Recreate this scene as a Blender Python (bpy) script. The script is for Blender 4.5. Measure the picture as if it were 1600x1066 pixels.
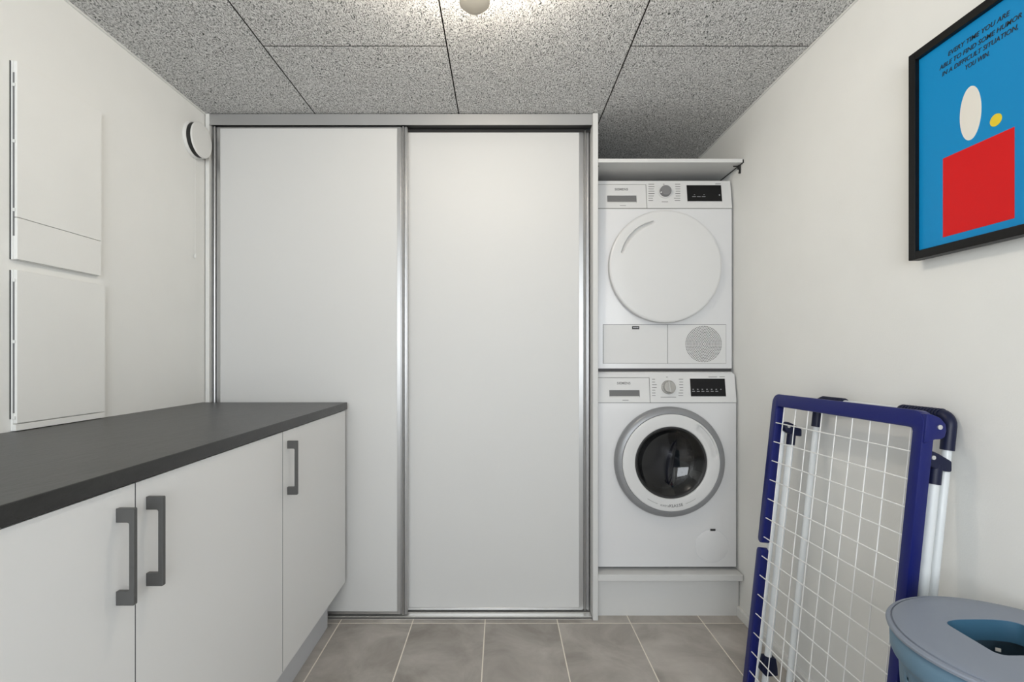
import bpy, bmesh, math, random
from mathutils import Vector, Matrix
for o in list(bpy.data.objects): bpy.data.objects.remove(o, do_unlink=True)
scene = bpy.context.scene
COL = scene.collection
R = math.radians
PI = math.pi

# ---------------------------------------------------------------- camera
F, VX, VY, EYE = 778.0, 783.0, 557.0, 1.10      # focal length and principal point in 1600x1066 px, eye height
cam_d = bpy.data.cameras.new('camera'); cam = bpy.data.objects.new('camera', cam_d); COL.objects.link(cam)
cam.location = (0, 0, EYE); cam.rotation_euler = (R(90), 0, 0)
cam_d.sensor_width = 36; cam_d.sensor_fit = 'HORIZONTAL'; cam_d.lens = F / 1600 * 36
cam_d.shift_x = (800 - VX) / 1600; cam_d.shift_y = (VY - 533) / 1600
cam_d.clip_start = 0.02
scene.camera = cam

# ---------------------------------------------------------------- world, added fill light, exposure
w = bpy.data.worlds.new('world'); scene.world = w; w.use_nodes = True
w.node_tree.nodes['Background'].inputs[0].default_value = (0.80, 0.88, 1.0, 1)
w.node_tree.nodes['Background'].inputs[1].default_value = 1.0
scene.view_settings.view_transform = 'Standard'; scene.view_settings.look = 'None'
scene.view_settings.gamma = 1; scene.view_settings.exposure = 0.56
scene.view_settings.use_curve_mapping = False
LAMP_STRENGTH = 72.0
ld = bpy.data.lights.new('added_fill_light', 'AREA'); ld.shape = 'RECTANGLE'; ld.size = 1.7; ld.size_y = 1.25  # made-up source behind the camera, added to brighten the room
ld.energy = 31; ld.color = (0.93, 0.97, 1.0)
lo = bpy.data.objects.new('added_fill_light', ld); COL.objects.link(lo)
lo.location = (-0.1, -1.62, 1.35); lo.rotation_euler = (R(90), 0, 0)      # fill light in an invented window opening, shining along +Y
lo.rotation_euler = (R(90), 0, 0)

# ---------------------------------------------------------------- materials
def new_mat(name):
    m = bpy.data.materials.new(name); m.use_nodes = True
    return m, m.node_tree, m.node_tree.nodes['Principled BSDF']
def mat(name, col, rough=0.5, metal=0.0, spec=0.5, bump=0.0, bscale=200, var=0.0, vscale=3.0, emit=None, coat=0.0):
    m, nt, b = new_mat(name)
    b.inputs['Base Color'].default_value = (*col, 1); b.inputs['Roughness'].default_value = rough
    b.inputs['Metallic'].default_value = metal; b.inputs['Specular IOR Level'].default_value = spec
    b.inputs['Coat Weight'].default_value = coat
    if bump or var:
        g = nt.nodes.new('ShaderNodeNewGeometry')
    if bump:
        n = nt.nodes.new('ShaderNodeTexNoise'); n.inputs['Scale'].default_value = bscale; n.inputs['Detail'].default_value = 3
        nt.links.new(g.outputs['Position'], n.inputs['Vector'])
        bp = nt.nodes.new('ShaderNodeBump'); bp.inputs['Strength'].default_value = bump; bp.inputs['Distance'].default_value = 0.002
        nt.links.new(n.outputs['Fac'], bp.inputs['Height']); nt.links.new(bp.outputs['Normal'], b.inputs['Normal'])
    if var:
        n2 = nt.nodes.new('ShaderNodeTexNoise'); n2.inputs['Scale'].default_value = vscale; n2.inputs['Detail'].default_value = 4
        nt.links.new(g.outputs['Position'], n2.inputs['Vector'])
        r = nt.nodes.new('ShaderNodeValToRGB')
        r.color_ramp.elements[0].position = 0.3; r.color_ramp.elements[1].position = 0.7
        r.color_ramp.elements[0].color = (*[c * (1 - var) for c in col], 1); r.color_ramp.elements[1].color = (*[min(1, c * (1 + var)) for c in col], 1)
        nt.links.new(n2.outputs['Fac'], r.inputs['Fac']); nt.links.new(r.outputs['Color'], b.inputs['Base Color'])
    if emit:
        b.inputs['Emission Color'].default_value = (*emit[0], 1); b.inputs['Emission Strength'].default_value = emit[1]
    return m
M = {}
M['wall'] = mat('painted_wall', (0.835, 0.835, 0.81), 0.75, spec=0.25, bump=0.12, bscale=260, var=0.012, vscale=6)
M['wall_white'] = mat('white_trim_paint', (0.76, 0.76, 0.74), 0.5, spec=0.4)
M['door_white'] = mat('white_wardrobe_melamine', (0.645, 0.645, 0.635), 0.5, spec=0.35, bump=0.05, bscale=420)
M['cab_white'] = mat('white_cabinet_foil', (0.77, 0.77, 0.765), 0.45, spec=0.45)
M['door_gap_shade'] = mat('grey_door_gap_shade', (0.17, 0.17, 0.17), 0.6)  # shade of the gaps between doors put into the side colour
M['carcass'] = mat('grey_carcass_gap_shade', (0.10, 0.10, 0.10), 0.6)  # darkened all over so the gaps between doors read as shade
M['plinth_grey'] = mat('pale_grey_plinth', (0.60, 0.61, 0.635), 0.45)
M['appliance'] = mat('white_enamel', (0.70, 0.702, 0.708), 0.28, spec=0.5)
M['appliance_plastic'] = mat('white_appliance_plastic', (0.665, 0.665, 0.66), 0.35, spec=0.5)
M['alu'] = mat('brushed_aluminium', (0.50, 0.50, 0.50), 0.34, metal=0.9)
M['alu_flat'] = mat('satin_aluminium_header', (0.50, 0.50, 0.50), 0.45, metal=0.75)
M['track'] = mat('bright_aluminium_track', (0.80, 0.79, 0.76), 0.30, metal=0.6)
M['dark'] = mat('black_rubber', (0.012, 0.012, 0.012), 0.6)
M['handle'] = mat('dark_grey_steel_handle', (0.105, 0.105, 0.103), 0.38, metal=0.35)
M['ring_grey'] = mat('silver_grey_plastic', (0.27, 0.275, 0.285), 0.35, metal=0.25)
M['seam'] = mat('grey_seam_shade', (0.16, 0.16, 0.16), 0.7)  # dark grey painted in place of shade in the panel gaps
M['knob_grey'] = mat('grey_knob_plastic', (0.20, 0.20, 0.205), 0.4)
M['knob_silver'] = mat('silver_knob_plastic', (0.42, 0.41, 0.39), 0.32, metal=0.5)
M['display'] = mat('black_display_glass', (0.006, 0.006, 0.007), 0.25, spec=0.3)
M['print_grey'] = mat('grey_print', (0.20, 0.20, 0.20), 0.6)
M['print_pale'] = mat('pale_print', (0.16, 0.16, 0.16), 0.6)
M['print_black'] = mat('black_print', (0.03, 0.03, 0.03), 0.6)
M['drum'] = mat('drum_steel', (0.30, 0.30, 0.31), 0.2, metal=0.9)
M['gasket'] = mat('dark_door_gasket', (0.035, 0.035, 0.037), 0.45)
M['blue'] = mat('navy_blue_plastic', (0.006, 0.011, 0.125), 0.36, spec=0.35)
M['blue_dark'] = mat('dark_navy_plastic', (0.005, 0.008, 0.035), 0.42, spec=0.35)
M['wire'] = mat('white_coated_wire', (0.86, 0.86, 0.85), 0.35)
M['tube'] = mat('white_lacquered_tube', (0.74, 0.77, 0.78), 0.3)
M['screw'] = mat('zinc_screw', (0.75, 0.75, 0.75), 0.3, metal=0.8)
M['frame_black'] = mat('black_frame_wood', (0.004, 0.004, 0.004), 0.4, spec=0.25)
M['poster_blue'] = mat('blue_print', (0.004, 0.25, 0.56), 0.38, spec=0.2)
M['poster_red'] = mat('red_print', (0.66, 0.008, 0.010), 0.4, spec=0.2)
M['poster_white'] = mat('cream_print', (0.80, 0.77, 0.70), 0.4)
M['poster_yellow'] = mat('yellow_print', (0.80, 0.60, 0.02), 0.4)
M['ink'] = mat('black_ink', (0.008, 0.008, 0.012), 0.5)
M['basket_lid'] = mat('grey_blue_plastic_lid', (0.225, 0.255, 0.31), 0.45, bump=0.04, bscale=500)
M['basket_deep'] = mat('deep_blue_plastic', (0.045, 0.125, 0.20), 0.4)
M['basket'] = mat('blue_grey_plastic_basket', (0.115, 0.205, 0.285), 0.42)
M['lamp_cap'] = mat('cream_lamp_cap', (0.70, 0.62, 0.50), 0.45)
M['lamp_glass'] = mat('opal_lamp_glass', (0.9, 0.88, 0.82), 0.4, emit=((1.0, 0.90, 0.76), LAMP_STRENGTH))
M['grout'] = mat('pale_grout', (0.86, 0.80, 0.70), 0.85, bump=0.3, bscale=500)
M['pane'] = None

def ceiling_mat():
    m, nt, b = new_mat('wood_wool_cement'); N = nt.nodes; L = nt.links
    g = N.new('ShaderNodeNewGeometry')
    warp = N.new('ShaderNodeTexNoise'); warp.inputs['Scale'].default_value = 34; warp.inputs['Detail'].default_value = 1
    L.new(g.outputs['Position'], warp.inputs['Vector'])
    sub = N.new('ShaderNodeVectorMath'); sub.operation = 'SUBTRACT'; sub.inputs[1].default_value = (0.5, 0.5, 0.5)
    L.new(warp.outputs['Color'], sub.inputs[0])
    sc = N.new('ShaderNodeVectorMath'); sc.operation = 'SCALE'; sc.inputs['Scale'].default_value = 0.022
    L.new(sub.outputs[0], sc.inputs[0])
    hs = []
    for k, rot in enumerate((0.5, 1.7, 2.6)):
        add = N.new('ShaderNodeVectorMath'); L.new(g.outputs['Position'], add.inputs[0]); L.new(sc.outputs[0], add.inputs[1])
        mp = N.new('ShaderNodeMapping'); mp.inputs['Rotation'].default_value = (0, 0, rot); mp.inputs['Scale'].default_value = (1.0, 0.34, 1.0)
        mp.inputs['Location'].default_value = (k * 3.1, k * 1.7, 0)
        L.new(add.outputs[0], mp.inputs['Vector'])
        n = N.new('ShaderNodeTexNoise'); n.inputs['Scale'].default_value = 390; n.inputs['Detail'].default_value = 2; n.inputs['Roughness'].default_value = 0.55
        L.new(mp.outputs[0], n.inputs['Vector']); hs.append(n)
    m1 = N.new('ShaderNodeMath'); m1.operation = 'MAXIMUM'; L.new(hs[0].outputs['Fac'], m1.inputs[0]); L.new(hs[1].outputs['Fac'], m1.inputs[1])
    m2 = N.new('ShaderNodeMath'); m2.operation = 'MAXIMUM'; L.new(m1.outputs[0], m2.inputs[0]); L.new(hs[2].outputs['Fac'], m2.inputs[1])
    r = N.new('ShaderNodeValToRGB'); e = r.color_ramp.elements
    e[0].position = 0.495; e[0].color = (0.05, 0.058, 0.056, 1); e[1].position = 0.66; e[1].color = (0.86, 0.855, 0.85, 1)
    e2 = e.new(0.56); e2.color = (0.70, 0.697, 0.69, 1)
    L.new(m2.outputs[0], r.inputs['Fac']); L.new(r.outputs['Color'], b.inputs['Base Color'])
    bp = N.new('ShaderNodeBump'); bp.inputs['Strength'].default_value = 0.8; bp.inputs['Distance'].default_value = 0.006
    L.new(m2.outputs[0], bp.inputs['Height']); L.new(bp.outputs['Normal'], b.inputs['Normal'])
    b.inputs['Roughness'].default_value = 0.95; b.inputs['Specular IOR Level'].default_value = 0.1
    return m
M['ceiling'] = ceiling_mat()
M['ceiling_joint_shade'] = mat('dark_panel_joint_shade', (0.06, 0.058, 0.055), 0.95, spec=0.1)  # dark colour stands in for the shade inside the panel joints

def tile_mat():
    m, nt, b = new_mat('grey_brown_floor_tile'); N = nt.nodes; L = nt.links
    g = N.new('ShaderNodeNewGeometry'); oi = N.new('ShaderNodeObjectInfo')
    add = N.new('ShaderNodeVectorMath'); add.operation = 'MULTIPLY_ADD'
    L.new(oi.outputs['Random'], add.inputs[0]); add.inputs[1].default_value = (7, 11, 3); L.new(g.outputs['Position'], add.inputs[2])
    n = N.new('ShaderNodeTexNoise'); n.inputs['Scale'].default_value = 5; n.inputs['Detail'].default_value = 6; n.inputs['Roughness'].default_value = 0.6; n.inputs['Distortion'].default_value = 0.6
    L.new(add.outputs[0], n.inputs['Vector'])
    r = N.new('ShaderNodeValToRGB'); e = r.color_ramp.elements
    e[0].position = 0.3; e[0].color = (0.29, 0.262, 0.230, 1); e[1].position = 0.72; e[1].color = (0.57, 0.53, 0.487, 1)
    L.new(n.outputs['Fac'], r.inputs['Fac'])
    mx = N.new('ShaderNodeMix'); mx.data_type = 'RGBA'; mx.blend_type = 'MULTIPLY'; mx.inputs[0].default_value = 0.12
    L.new(r.outputs['Color'], mx.inputs[6]); L.new(oi.outputs['Random'], mx.inputs[7])
    L.new(mx.outputs[2], b.inputs['Base Color'])
    n2 = N.new('ShaderNodeTexNoise'); n2.inputs['Scale'].default_value = 60; L.new(g.outputs['Position'], n2.inputs['Vector'])
    bp = N.new('ShaderNodeBump'); bp.inputs['Strength'].default_value = 0.08; bp.inputs['Distance'].default_value = 0.002
    L.new(n2.outputs['Fac'], bp.inputs['Height']); L.new(bp.outputs['Normal'], b.inputs['Normal'])
    b.inputs['Roughness'].default_value = 0.42
    return m
M['tile'] = tile_mat()

def counter_mat():
    m, nt, b = new_mat('charcoal_slate_laminate'); N = nt.nodes; L = nt.links
    g = N.new('ShaderNodeNewGeometry')
    mp = N.new('ShaderNodeMapping'); mp.inputs['Scale'].default_value = (1.0, 0.35, 1.0); mp.inputs['Rotation'].default_value = (0, 0, 1.25); L.new(g.outputs['Position'], mp.inputs['Vector'])
    n = N.new('ShaderNodeTexNoise'); n.inputs['Scale'].default_value = 26; n.inputs['Detail'].default_value = 8; n.inputs['Roughness'].default_value = 0.7; n.inputs['Distortion'].default_value = 0.8
    L.new(mp.outputs[0], n.inputs['Vector'])
    r = N.new('ShaderNodeValToRGB'); e = r.color_ramp.elements
    e[0].position = 0.32; e[0].color = (0.006, 0.006, 0.0058, 1); e[1].position = 0.72; e[1].color = (0.022, 0.0217, 0.021, 1)
    L.new(n.outputs['Fac'], r.inputs['Fac']); L.new(r.outputs['Color'], b.inputs['Base Color'])
    bp = N.new('ShaderNodeBump'); bp.inputs['Strength'].default_value = 0.6; bp.inputs['Distance'].default_value = 0.002
    L.new(n.outputs['Fac'], bp.inputs['Height']); L.new(bp.outputs['Normal'], b.inputs['Normal'])
    b.inputs['Roughness'].default_value = 0.36; b.inputs['Specular IOR Level'].default_value = 0.72
    return m
M['counter'] = counter_mat()

def glass_mat():
    m, nt, b = new_mat('tinted_door_glass'); N = nt.nodes; L = nt.links
    t = N.new('ShaderNodeBsdfTransparent'); t.inputs['Color'].default_value = (0.42, 0.42, 0.43, 1)
    gl = N.new('ShaderNodeBsdfGlossy'); gl.inputs['Roughness'].default_value = 0.02; gl.inputs['Color'].default_value = (1, 1, 1, 1)
    fr = N.new('ShaderNodeFresnel'); fr.inputs['IOR'].default_value = 1.55
    mx = N.new('ShaderNodeMixShader'); L.new(fr.outputs[0], mx.inputs[0]); L.new(t.outputs[0], mx.inputs[1]); L.new(gl.outputs[0], mx.inputs[2])
    L.new(mx.outputs[0], N['Material Output'].inputs['Surface'])
    return m
M['glass'] = glass_mat()

# ---------------------------------------------------------------- helpers
def P(px, py, Y):                                    # point of the place seen at a photo pixel, at distance Y
    return Vector(((px - VX) * Y / F, Y, EYE - (py - VY) * Y / F))
def wloc(o):
    v = Vector((0, 0, 0))
    while o: v += o.location; o = o.parent
    return v
def finish(bm, name, material, smooth=None):
    bmesh.ops.recalc_face_normals(bm, faces=bm.faces)
    me = bpy.data.meshes.new(name); bm.to_mesh(me); bm.free()
    if material: me.materials.append(M[material])
    if smooth is not None:
        for p in me.polygons: p.use_smooth = True
        me.set_sharp_from_angle(angle=R(smooth))
    return me
def part(name, bm, material, parent, label=None, smooth=None, kind=None):
    bmesh.ops.translate(bm, verts=bm.verts, vec=-wloc(parent))
    o = bpy.data.objects.new(name, finish(bm, name, material, smooth)); COL.objects.link(o); o.parent = parent
    if label: o['label'] = label
    if kind: o['kind'] = kind
    return o
def empty(name, loc, label, cat, group=None):
    o = bpy.data.objects.new(name, None); COL.objects.link(o); o.location = loc; o.empty_display_size = 0.05
    o['label'] = label; o['category'] = cat
    if group: o['group'] = group
    return o
def single(name, bm, material, label, cat, smooth=None, group=None):
    xs = [v.co for v in bm.verts]
    c = Vector(((min(v.x for v in xs) + max(v.x for v in xs)) / 2, (min(v.y for v in xs) + max(v.y for v in xs)) / 2, min(v.z for v in xs)))
    bmesh.ops.translate(bm, verts=bm.verts, vec=-c)
    o = bpy.data.objects.new(name, finish(bm, name, material, smooth)); COL.objects.link(o); o.location = c
    o['label'] = label; o['category'] = cat
    if group: o['group'] = group
    return o
def struct(name, bm, material, label=None, smooth=None):
    o = bpy.data.objects.new(name, finish(bm, name, material, smooth)); COL.objects.link(o); o['kind'] = 'structure'
    if label: o['label'] = label
    return o
def box(bm, x0, x1, y0, y1, z0, z1, bev=0.0, seg=2):
    r = bmesh.ops.create_cube(bm, size=1.0); vs = r['verts']
    for v in vs:
        v.co = Vector(((x0 + x1) / 2 + v.co.x * (x1 - x0), (y0 + y1) / 2 + v.co.y * (y1 - y0), (z0 + z1) / 2 + v.co.z * (z1 - z0)))
    if bev:
        es = list({e for v in vs for e in v.link_edges})
        bmesh.ops.bevel(bm, geom=es, offset=bev, segments=seg, profile=0.5, affect='EDGES')
    return bm
def BX(*a, **k): return box(bmesh.new(), *a, **k)
def prism(bm, pts, d, bev=0.0, seg=2):               # polygon of 3D points extruded by vector d
    vs = [bm.verts.new(p) for p in pts]; f = bm.faces.new(vs)
    r = bmesh.ops.extrude_face_region(bm, geom=[f])
    nv = [g for g in r['geom'] if isinstance(g, bmesh.types.BMVert)]
    bmesh.ops.translate(bm, verts=nv, vec=d)
    if bev:
        es = list({e for v in vs + nv for e in v.link_edges})
        bmesh.ops.bevel(bm, geom=es, offset=bev, segments=seg, profile=0.5, affect='EDGES')
    return bm
def frame_of(d):
    d = d.normalized(); a = Vector((0, 0, 1)) if abs(d.z) < 0.9 else Vector((1, 0, 0))
    s = d.cross(a).normalized(); return s, d.cross(s).normalized()
def tube(bm, pts, rad, n=12, cap=True):
    pts = [Vector(p) for p in pts]; rings = []
    rads = rad if isinstance(rad, (list, tuple)) else [rad] * len(pts)
    s0 = None
    for i, p in enumerate(pts):
        t = (pts[min(i + 1, len(pts) - 1)] - pts[max(i - 1, 0)]).normalized()
        if s0 is None: s, u = frame_of(t)
        else:
            s = (s0 - t * s0.dot(t)).normalized(); u = t.cross(s).normalized()
        s0 = s
        rings.append([bm.verts.new(p + (s * math.cos(2 * PI * k / n) + u * math.sin(2 * PI * k / n)) * rads[i]) for k in range(n)])
    for a, b in zip(rings, rings[1:]):
        for k in range(n): bm.faces.new((a[k], a[(k + 1) % n], b[(k + 1) % n], b[k]))
    if cap:
        bm.faces.new(rings[0]); bm.faces.new(list(reversed(rings[-1])))
    return bm
def arc_pts(c, a, b, r, t0, t1, n):                  # arc of radius r round c, a/b unit axes
    return [c + a * (r * math.cos(t0 + (t1 - t0) * k / n)) + b * (r * math.sin(t0 + (t1 - t0) * k / n)) for k in range(n + 1)]
def lathe(bm, prof, c, ax, n=64, closed=False):      # prof: (radius, height along ax)
    c = Vector(c); ax = Vector(ax).normalized(); s, u = frame_of(ax); rings = []
    for r, h in prof:
        if r < 1e-6: rings.append([bm.verts.new(c + ax * h)])
        else: rings.append([bm.verts.new(c + ax * h + (s * math.cos(2 * PI * k / n) + u * math.sin(2 * PI * k / n)) * r) for k in range(n)])
    prs = list(zip(rings, rings[1:])) + ([(rings[-1], rings[0])] if closed else [])
    for a, b in prs:
        for k in range(n):
            k2 = (k + 1) % n
            if len(a) == 1 and len(b) == 1: continue
            if len(a) == 1: bm.faces.new((a[0], b[k2], b[k]))
            elif len(b) == 1: bm.faces.new((a[k], a[k2], b[0]))
            else: bm.faces.new((a[k], a[k2], b[k2], b[k]))
    return bm
def boolean_cut(bm_a, bm_b):
    ma = bpy.data.meshes.new('a'); bmesh.ops.recalc_face_normals(bm_a, faces=bm_a.faces); bm_a.to_mesh(ma); bm_a.free()
    mb = bpy.data.meshes.new('b'); bmesh.ops.recalc_face_normals(bm_b, faces=bm_b.faces); bm_b.to_mesh(mb); bm_b.free()
    oa = bpy.data.objects.new('a', ma); ob = bpy.data.objects.new('b', mb); COL.objects.link(oa); COL.objects.link(ob)
    md = oa.modifiers.new('cut', 'BOOLEAN'); md.operation = 'DIFFERENCE'; md.object = ob; md.solver = 'EXACT'
    dg = bpy.context.evaluated_depsgraph_get(); me = bpy.data.meshes.new_from_object(oa.evaluated_get(dg))
    bm = bmesh.new(); bm.from_mesh(me)
    bpy.data.objects.remove(oa); bpy.data.objects.remove(ob)
    for m_ in (ma, mb, me): bpy.data.meshes.remove(m_)
    return bm
def text_bm(body, size, mtx, align='CENTER', shear=0.0, bold=0.0, depth=0.0004, spacing=1.0, xscale=1.0):
    cu = bpy.data.curves.new('txt', 'FONT'); cu.body = body; cu.size = size; cu.align_x = align; cu.align_y = 'CENTER'
    cu.shear = shear; cu.offset = bold; cu.extrude = depth; cu.resolution_u = 3; cu.space_character = spacing
    ob = bpy.data.objects.new('txt', cu); COL.objects.link(ob)
    dg = bpy.context.evaluated_depsgraph_get(); me = bpy.data.meshes.new_from_object(ob.evaluated_get(dg))
    bm = bmesh.new(); bm.from_mesh(me)
    bpy.data.objects.remove(ob); bpy.data.curves.remove(cu); bpy.data.meshes.remove(me)
    bmesh.ops.transform(bm, matrix=mtx @ Matrix.Diagonal((xscale, 1, 1, 1)), verts=bm.verts)
    return bm
def basis(o, x, y, z):
    m = Matrix.Identity(4)
    for i, v in enumerate((x, y, z)):
        for k in range(3): m[k][i] = v[k]
    for k in range(3): m[k][3] = o[k]
    return m
def merge(bm, other):
    me = bpy.data.meshes.new('m'); other.to_mesh(me); other.free(); bm.from_mesh(me); bpy.data.meshes.remove(me); return bm
X_, Y_, Z_ = Vector((1, 0, 0)), Vector((0, 1, 0)), Vector((0, 0, 1))

# ================================================================ THE ROOM
XL, XR, ZC, YB, YF = -1.237, 1.012, 2.1135, 2.80, -1.60
T = 0.12
floor = struct('floor', BX(XL - T, XR + T, YF - T, YB + T, -0.10, -0.0009), 'grout')
bm = BX(-0.1480, 0.1480, -0.2980, 0.2980, -0.012, 0.0, bev=0.0008, seg=1); tile_me = finish(bm, 'tile', 'tile')
first = True
for i in range(-2, 6):
    xc = -0.667 + 0.3003 * i + 0.15
    for j in range(-6, 2):
        yc = 2.052 + 0.6 * j + 0.3
        x0, x1 = max(xc - 0.1480, XL + .002), min(xc + 0.1480, XR - .002); y0, y1 = max(yc - 0.2980, YF + .002), min(yc + 0.2980, YB - .002)
        if x1 - x0 < 0.02 or y1 - y0 < 0.02: continue
        if x1 - x0 < 0.2955 or y1 - y0 < 0.5955:
            me = finish(BX(x0 - (x0 + x1) / 2, x1 - (x0 + x1) / 2, y0 - (y0 + y1) / 2, y1 - (y0 + y1) / 2, -0.012, 0, bev=0.0008, seg=1), 'tile', 'tile')
        else: me = tile_me
        o = bpy.data.objects.new('tile', me); COL.objects.link(o); o.location = ((x0 + x1) / 2, (y0 + y1) / 2, 0); o.parent = floor
ceiling = struct('ceiling', BX(XL - T, XR + T, YF - T, YB + T, ZC + 0.022, ZC + 0.12), 'dark')
cols = [(XL, -0.777), (-0.777, -0.177), (-0.177, 0.423), (0.423, XR)]
G = 0.0022
for k, (x0, x1) in enumerate(cols):
    js = [1.626, 0.426, -0.774, 2.826] if k % 2 else [2.226, 1.026, -0.174, -1.374]
    ys = sorted([YF] + [j for j in js if YF < j < YB] + [YB])
    for y0, y1 in zip(ys, ys[1:]):
        cx, cy = (x0 + x1) / 2, (y0 + y1) / 2
        bm = BX(x0 + G - cx, x1 - G - cx, y0 + G - cy, y1 - G - cy, 0, 0.022)
        me = finish(bm, 'ceiling_panel', 'ceiling'); me.materials.append(M['ceiling_joint_shade'])
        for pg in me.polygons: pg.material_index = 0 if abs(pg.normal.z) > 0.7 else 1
        o = bpy.data.objects.new('ceiling_panel', me); COL.objects.link(o); o.location = (cx, cy, ZC); o.parent = ceiling
struct('wall_left', BX(XL - T, XL, YF, YB, -0.1, ZC + 0.1), 'wall')
struct('wall_right', BX(XR, XR + T, YF, YB, -0.1, ZC + 0.1), 'wall')
struct('wall_back', BX(XL - T, XR + T, YB, YB + T, -0.1, ZC + 0.1), 'wall')
WX0, WX1, WZ0, WZ1 = -0.95, 0.75, 0.72, 1.98                 # invented window opening behind the camera, holds the fill light
bm = bmesh.new()
box(bm, XL - T, WX0, YF - T, YF, -0.1, ZC + 0.1); box(bm, WX1, XR + T, YF - T, YF, -0.1, ZC + 0.1)
box(bm, WX0, WX1, YF - T, YF, -0.1, WZ0); box(bm, WX0, WX1, YF - T, YF, WZ1, ZC + 0.1)
struct('wall_front', bm, 'wall')
bm = bmesh.new()
for a in ((WX0, WX0 + .05, WZ0, WZ1), (WX1 - .05, WX1, WZ0, WZ1), (WX0 + .05, WX1 - .05, WZ0, WZ0 + .05), (WX0 + .05, WX1 - .05, WZ1 - .05, WZ1), (-0.125, -0.075, WZ0 + .05, WZ1 - .05)):
    box(bm, a[0], a[1], YF - 0.09, YF - 0.035, a[2], a[3], bev=0.004)
struct('added_window_1', bm, 'wall_white')  # unseen window, made up to go with the fill light
struct('trim_1', BX(XL, XL + 0.007, YF, 2.075, ZC - 0.006, ZC, bev=0.001, seg=1), 'wall_white')
struct('trim_2', BX(XR - 0.006, XR, YF, YB, ZC - 0.005, ZC, bev=0.001, seg=1), 'wall_white')
bm = bmesh.new(); prism(bm, [(XR, YF, 0.0), (XR - 0.013, YF, 0.0), (XR - 0.013, YF, 0.036), (XR - 0.010, YF, 0.042), (XR, YF, 0.042)], Vector((0, 2.111 - YF, 0)))
struct('baseboard_right', bm, 'wall_white')

# ================================================================ SLIDING WARDROBE
D = 2.075
ward = empty('sliding_wardrobe', (-0.41, D, 0), 'tall white sliding-door wardrobe with aluminium profiles filling the end wall', 'wardrobe')
part('filler_strip', BX(XL + 0.004, -1.2165, D, D + 0.05, 0, ZC - 0.001, bev=0.001, seg=1), 'wall_white', ward)
part('side_panel', BX(0.3815, 0.4035, D - 0.005, YB - 0.01, 0.001, ZC - 0.001, bev=0.0012, seg=1), 'door_white', ward)
hd = bmesh.new(); box(hd, -1.2155, 0.3810, D, D + 0.004, 2.0655, ZC - 0.003, bev=0.0006, seg=1)
box(hd, -1.2155, 0.3810, D - 0.0015, D + 0.003, 2.0650, 2.0685)
part('header_rail', hd, 'alu_flat', ward)
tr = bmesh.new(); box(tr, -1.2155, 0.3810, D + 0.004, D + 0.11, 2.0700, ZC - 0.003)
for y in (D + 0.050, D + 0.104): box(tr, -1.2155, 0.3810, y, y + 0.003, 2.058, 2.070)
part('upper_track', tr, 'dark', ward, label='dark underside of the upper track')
bt = bmesh.new(); box(bt, -1.2155, 0.3790, D + 0.006, D + 0.098, 0.0005, 0.004)
for y, h in ((D + 0.006, 0.0095), (D + 0.012, 0.0095), (D + 0.048, 0.0085), (D + 0.092, 0.0085)): box(bt, -1.2155, 0.3790, y, y + 0.003, 0.004, h)
box(bt, -1.2155, 0.3790, D + 0.006, D + 0.040, 0.0035, 0.0080)
part('bottom_track', bt, 'track', ward)
part('back_panel', BX(XL + 0.005, 0.381, YB - 0.03, YB - 0.012, 0.01, ZC - 0.005), 'door_white', ward)

def stile(x0, x1, yf, z0, z1, flip):                  # aluminium grip profile, flange + bead, extruded upwards
    wd = x1 - x0
    pr = [(0, 0.0), (0.34, 0.0), (0.36, 0.006), (0.45, 0.006), (0.47, -0.001), (0.52, -0.0045), (0.60, -0.006), (0.68, -0.0045), (0.73, -0.001), (0.75, 0.005), (0.83, 0.005), (0.85, -0.002), (0.92, -0.002), (0.94, 0.004), (1.0, 0.004), (1.0, 0.026), (0, 0.026)]
    pts = [Vector((x0 + wd * (1 - a if flip else a), yf + b, z0)) for a, b in pr]
    return prism(bmesh.new(), pts, Vector((0, 0, z1 - z0)))
def sliding_door(x0, x1, yf, z0, z1, lstile, rstile, label):
    sw = 0.042
    d = part('sliding_door', BX(x0 + (sw - .008 if lstile else 0), x1 - (sw - .008), yf + 0.002, yf + 0.012, z0 + 0.012, z1 - 0.006), 'door_white', ward, label=label)
    if lstile: part('stile', stile(x0, x0 + 0.036, yf, z0, z1, True), 'alu', d, smooth=35)
    part('stile', stile(x1 - sw, x1, yf, z0, z1, False), 'alu', d, smooth=35)
    bm = bmesh.new(); box(bm, x0 + (0.036 if lstile else 0), x1 - sw, yf, yf + 0.02, z0, z0 + 0.012, bev=0.0008, seg=1); part('bottom_rail', bm, 'alu', d)
    part('top_rail', BX(x0 + (0.036 if lstile else 0), x1 - sw, yf, yf + 0.02, z1 - 0.006, z1), 'alu', d)
    return d
sliding_door(-1.2155, -0.3945, D + 0.015, 0.017, 2.064, True, True, 'white sliding door running in the front track, partly behind the counter')
sliding_door(-0.4340, 0.3755, D + 0.055, 0.014, 2.064, True, True, 'white sliding door running in the rear track beside the machines')

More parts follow.
